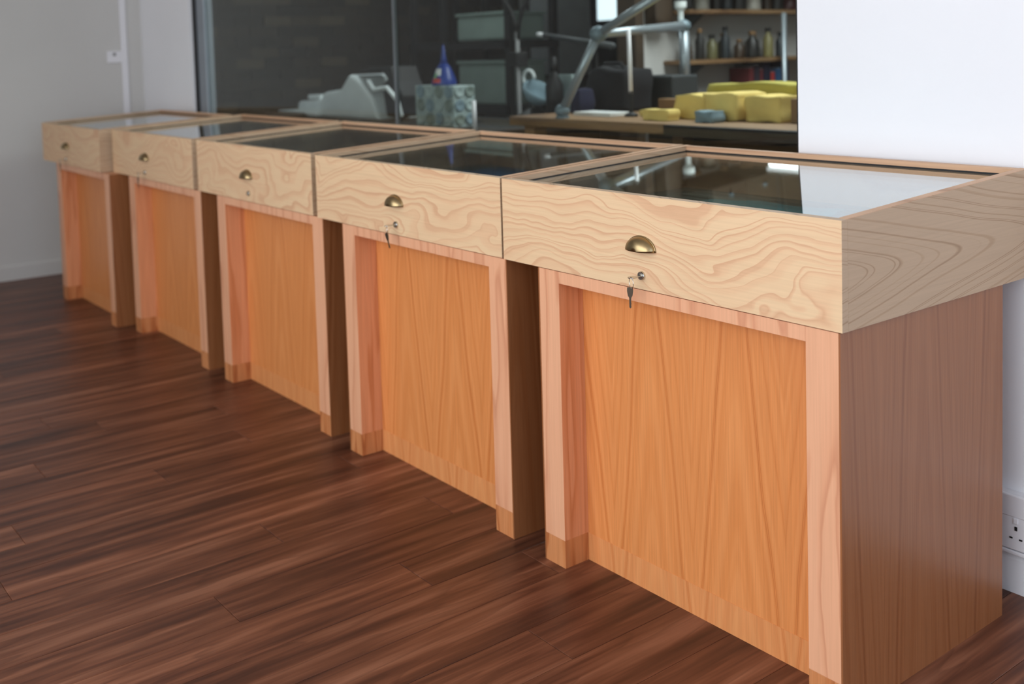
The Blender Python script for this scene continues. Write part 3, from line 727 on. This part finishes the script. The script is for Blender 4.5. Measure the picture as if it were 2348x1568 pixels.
# blue-grey vice-like bowl object
vc = thing('bowl_stand', 'blue-grey bowl tipped on a black stand beside a pale board', 'bowl', (-3.19, 1.9, .90-.02))
obj('stand', lathe(bmesh.new(), [(0, 0), (.09, 0), (.08, .04), (.03, .07), (.03, .10), (0, .10)], 18), M['black'], vc)
bm = lathe(bmesh.new(), [(0, 0), (.05, .01), (.085, .05), (.09, .08), (.082, .08), (.07, .045), (.04, .02), (0, .015)], 20)
bmesh.ops.rotate(bm, verts=bm.verts, matrix=Matrix.Rotation(math.radians(35), 3, 'Y')); bmesh.ops.translate(bm, verts=bm.verts, vec=(0, 0, .10))
obj('bowl', bm, M['bluegrey'], vc, smooth=True)
obj('hook', tube(bmesh.new(), [(-.04+.045*math.cos(a/10*PI*1.4), 0, .22+.045*math.sin(a/10*PI*1.4)) for a in range(11)], .009, 8), M['machine'], vc, smooth=True)
o = obj('pale_board', bxm(-3.07, -2.96, 1.96, 1.98, .88, 1.12), M['palegreen'], bevel=.002); tag(o, 'pale greenish board leaning upright beside the bowl', 'board')
# perforated white box with bottle rows and the blue glue bottle
cb = thing('perforated_box', 'pale box with rows of round holes under the blue bottle', 'box', (-3.345, 1.38, .88))
bw, bh = .34, .205
obj('body', bxm(-bw/2, bw/2, 0, .13, 0, bh), M['palegreen'], cb, bevel=.004)
for rr_ in range(3):
    for cc in range(4):
        bm = bmesh.new(); lathe(bm, [(0, 0), (.028, 0), (.033, .006), (.028, .010), (0, .004)], 14); bmesh.ops.rotate(bm, verts=bm.verts, matrix=Matrix.Rotation(PI/2, 3, 'X'))
        obj('round_lid', bm, (M['palegreen'], M['crate'], M['bluegrey'])[(rr_+cc) % 3], cb, loc=(-bw/2+.055+cc*.083, 0, .04+rr_*.068))
for rr_ in range(3):
    for cc in range(2):
        bm = bmesh.new(); lathe(bm, [(0, 0), (.024, 0), (.029, .006), (.024, .010), (0, .004)], 14); bmesh.ops.rotate(bm, verts=bm.verts, matrix=Matrix.Rotation(PI/2, 3, 'Y'))
        obj('round_lid', bm, (M['palegreen'], M['crate'], M['bluegrey'])[(rr_+cc+1) % 3], cb, loc=(bw/2, .034+cc*.062, .04+rr_*.068))
gb_ = thing('glue_bottle', 'blue cone-shaped glue bottle with a white, green and red label', 'bottle', (-3.345, 1.445, .88+bh))
obj('body', lathe(bmesh.new(), [(0, 0), (.062, 0), (.064, .012), (.058, .035), (.038, .085), (.020, .11), (0, .11)], 24), M['blue'], gb_, smooth=True)
obj('nozzle', lathe(bmesh.new(), [(0, .105), (.020, .105), (.013, .14), (.006, .20), (0, .205)], 16), M['bluegrey' if 0 else 'blue'], gb_, smooth=True)
def label_patch(name, mat, a0, a1, z0, z1):
    bm = bmesh.new(); prof = [(.0645, .012), (.0588, .035), (.0388, .085)]
    def rad(z):
        for (ra, za), (rb_, zb_) in zip(prof, prof[1:]):
            if za <= z <= zb_: return ra+(rb_-ra)*(z-za)/(zb_-za)
        return prof[-1][0]
    n_a, n_z = 6, 5; g_ = []
    for i_ in range(n_a+1):
        a = math.radians(a0+(a1-a0)*i_/n_a); g_.append([bm.verts.new(((rad(z0+(z1-z0)*j_/n_z)+.001)*math.cos(a), (rad(z0+(z1-z0)*j_/n_z)+.001)*math.sin(a), z0+(z1-z0)*j_/n_z)) for j_ in range(n_z+1)])
    for i_ in range(n_a):
        for j_ in range(n_z): bm.faces.new((g_[i_][j_], g_[i_+1][j_], g_[i_+1][j_+1], g_[i_][j_+1]))
    obj(name, bm, mat, gb_, smooth=True)
label_patch('label_white', M['paper'], 262, 308, .05, .084)
label_patch('label_green', M['green'], 262, 284, .036, .062)
label_patch('label_red', M['red'], 262, 308, .014, .036)
rod('short_rod', 'short white rod standing right of the perforated box', (-2.965, 1.35, .88), (-2.965, 1.35, 1.02), .010, M['plastic'], base=False)
# pale machine
mc = thing('machine', 'pale grey hand press with a swept housing and black head behind the glass', 'machine', (-4.47, 1.5, .88))
prism_pts = [(-.62, 0), (-.60, .09), (-.30, .10), (-.26, .15), (-.05, .17), (.06, .26), (.14, .235), (.30, .13), (.38, .0)]
bm = prism(bmesh.new(), prism_pts, 1, 0, .28); obj('housing', bm, M['machine'], mc, bevel=.02)
bm = prism(bmesh.new(), [(.09, .275), (.36, .28), (.42, .23), (.36, .20), (.40, .02), (.56, .02), (.58, .14), (.50, .22), (.46, .30), (.20, .30)], 1, .04, .22); obj('head', bm, M['black'], mc, bevel=.012)
obj('lever', tube(bmesh.new(), [(.30, -.01, .22), (.36, -.01, .17), (.50, -.01, .185), (.60, -.01, .12), (.64, -.01, .03)], .013, 8), M['machine'], mc, smooth=True)
obj('tray', bxm(-.80, -.28, -.04, .24, .005, .03), M['machine'], mc, bevel=.004)
obj('guide', bxm(-.50, -.34, .02, .2, .10, .13), M['machine'], mc, bevel=.006)
o = obj('dark_mat', bxm(-5.55, -4.85, 1.18, 1.44, .88, .905), M['black'], bevel=.006); tag(o, 'flat black slab lying left of the pale machine', 'slab')
# black shelving rack with pale crates
rk = thing('storage_rack', 'tall black storage rack deep in the workshop behind the blue bottle', 'rack', (-4.66, 2.5, 0))
for x in (-.63, -.27, .45):
    for y in (0, .36): obj('upright', bxm(x, x+.05, y, y+.04, 0, 2.35), M['black'], rk)
for z in (.90, 1.315, 1.845, 2.3): obj('shelf_board', bxm(-.64, .51, 0, .40, z-.05, z), M['black'], rk)
for (x0, x1, z0, z1, lb) in ((-.1, .42, 1.32, 1.50, 'pale green storage crate on the rack upper shelf'), (-.1, .42, .905, 1.19, 'pale green storage crate on the rack lower shelf'), (-.1, .42, 1.85, 2.08, 'pale crate on the top shelf of the rack')):
    q = thing('storage_crate', lb, 'crate', (-4.66, 2.5, z0), 'crates on the rack')
    obj('body', bxm(x0, x1, .03, .36, 0, z1-z0-.02), M['crate'], q, bevel=.015)
    obj('lid', bxm(x0-.01, x1+.01, .02, .37, z1-z0-.02, z1-z0), M['crate'], q, bevel=.006)
# y-shaped stand
ys = thing('forked_stand', 'black forked stand rising behind the rack and lamp arm', 'stand', (-3.52, 2.06, .0))
obj('pole', tube(bmesh.new(), [(0, 0, 0), (0, 0, 1.35)], .012, 10), M['greypanel'], ys, smooth=True)
for s in (-1, 1):
    obj('fork', tube(bmesh.new(), [(0, 0, 1.30), (.018*s, 0, 1.40), (.045*s, 0, 1.46), (.11*s, 0, 1.53), (.12*s, 0, 1.75)], .011, 8), M['black'], ys, smooth=True)
    obj('foot', tube(bmesh.new(), [(0, 0, .25), (.22*s, .1*s, .01)], .010, 8), M['black'], ys)
obj('clamp', bxm(-.04, .04, -.04, .04, 1.16, 1.24), M['black'], ys, bevel=.006)
# hanging poles near the far boards
for x, y, lb in ((-4.64, 3.0, 'tall grey pole left of the grey boards'), (-5.42, 4.2, 'tall grey pole between the dark board and the daylight pane')):
    o = obj('pole', bxm(x-.02, x+.02, y-.02, y+.02, 0, ZC), M['alu_dark'] if y > 3.5 else M['greypanel'], bevel=.005); tag(o, lb, 'pole', None); o.name = 'steel_pole'
# small strip light under the upper part of the partition
sl = thing('strip_light', 'small hanging fluorescent strip light reflected in the nearest case glass', 'light', (-2.40, 3.0, 1.53))
obj('housing', bxm(-.2, .2, -.02, .02, .014, .035), M['plastic'], sl)
obj('lamp_tube', tube(bmesh.new(), [(-.19, 0, 0), (.19, 0, 0)], .012, 10), M['tube'], sl, smooth=True)
for x in (-.15, .15): obj('cord', tube(bmesh.new(), [(x, 0, .035), (x, 0, ZC-1.53)], .003, 6), M['black'], sl)
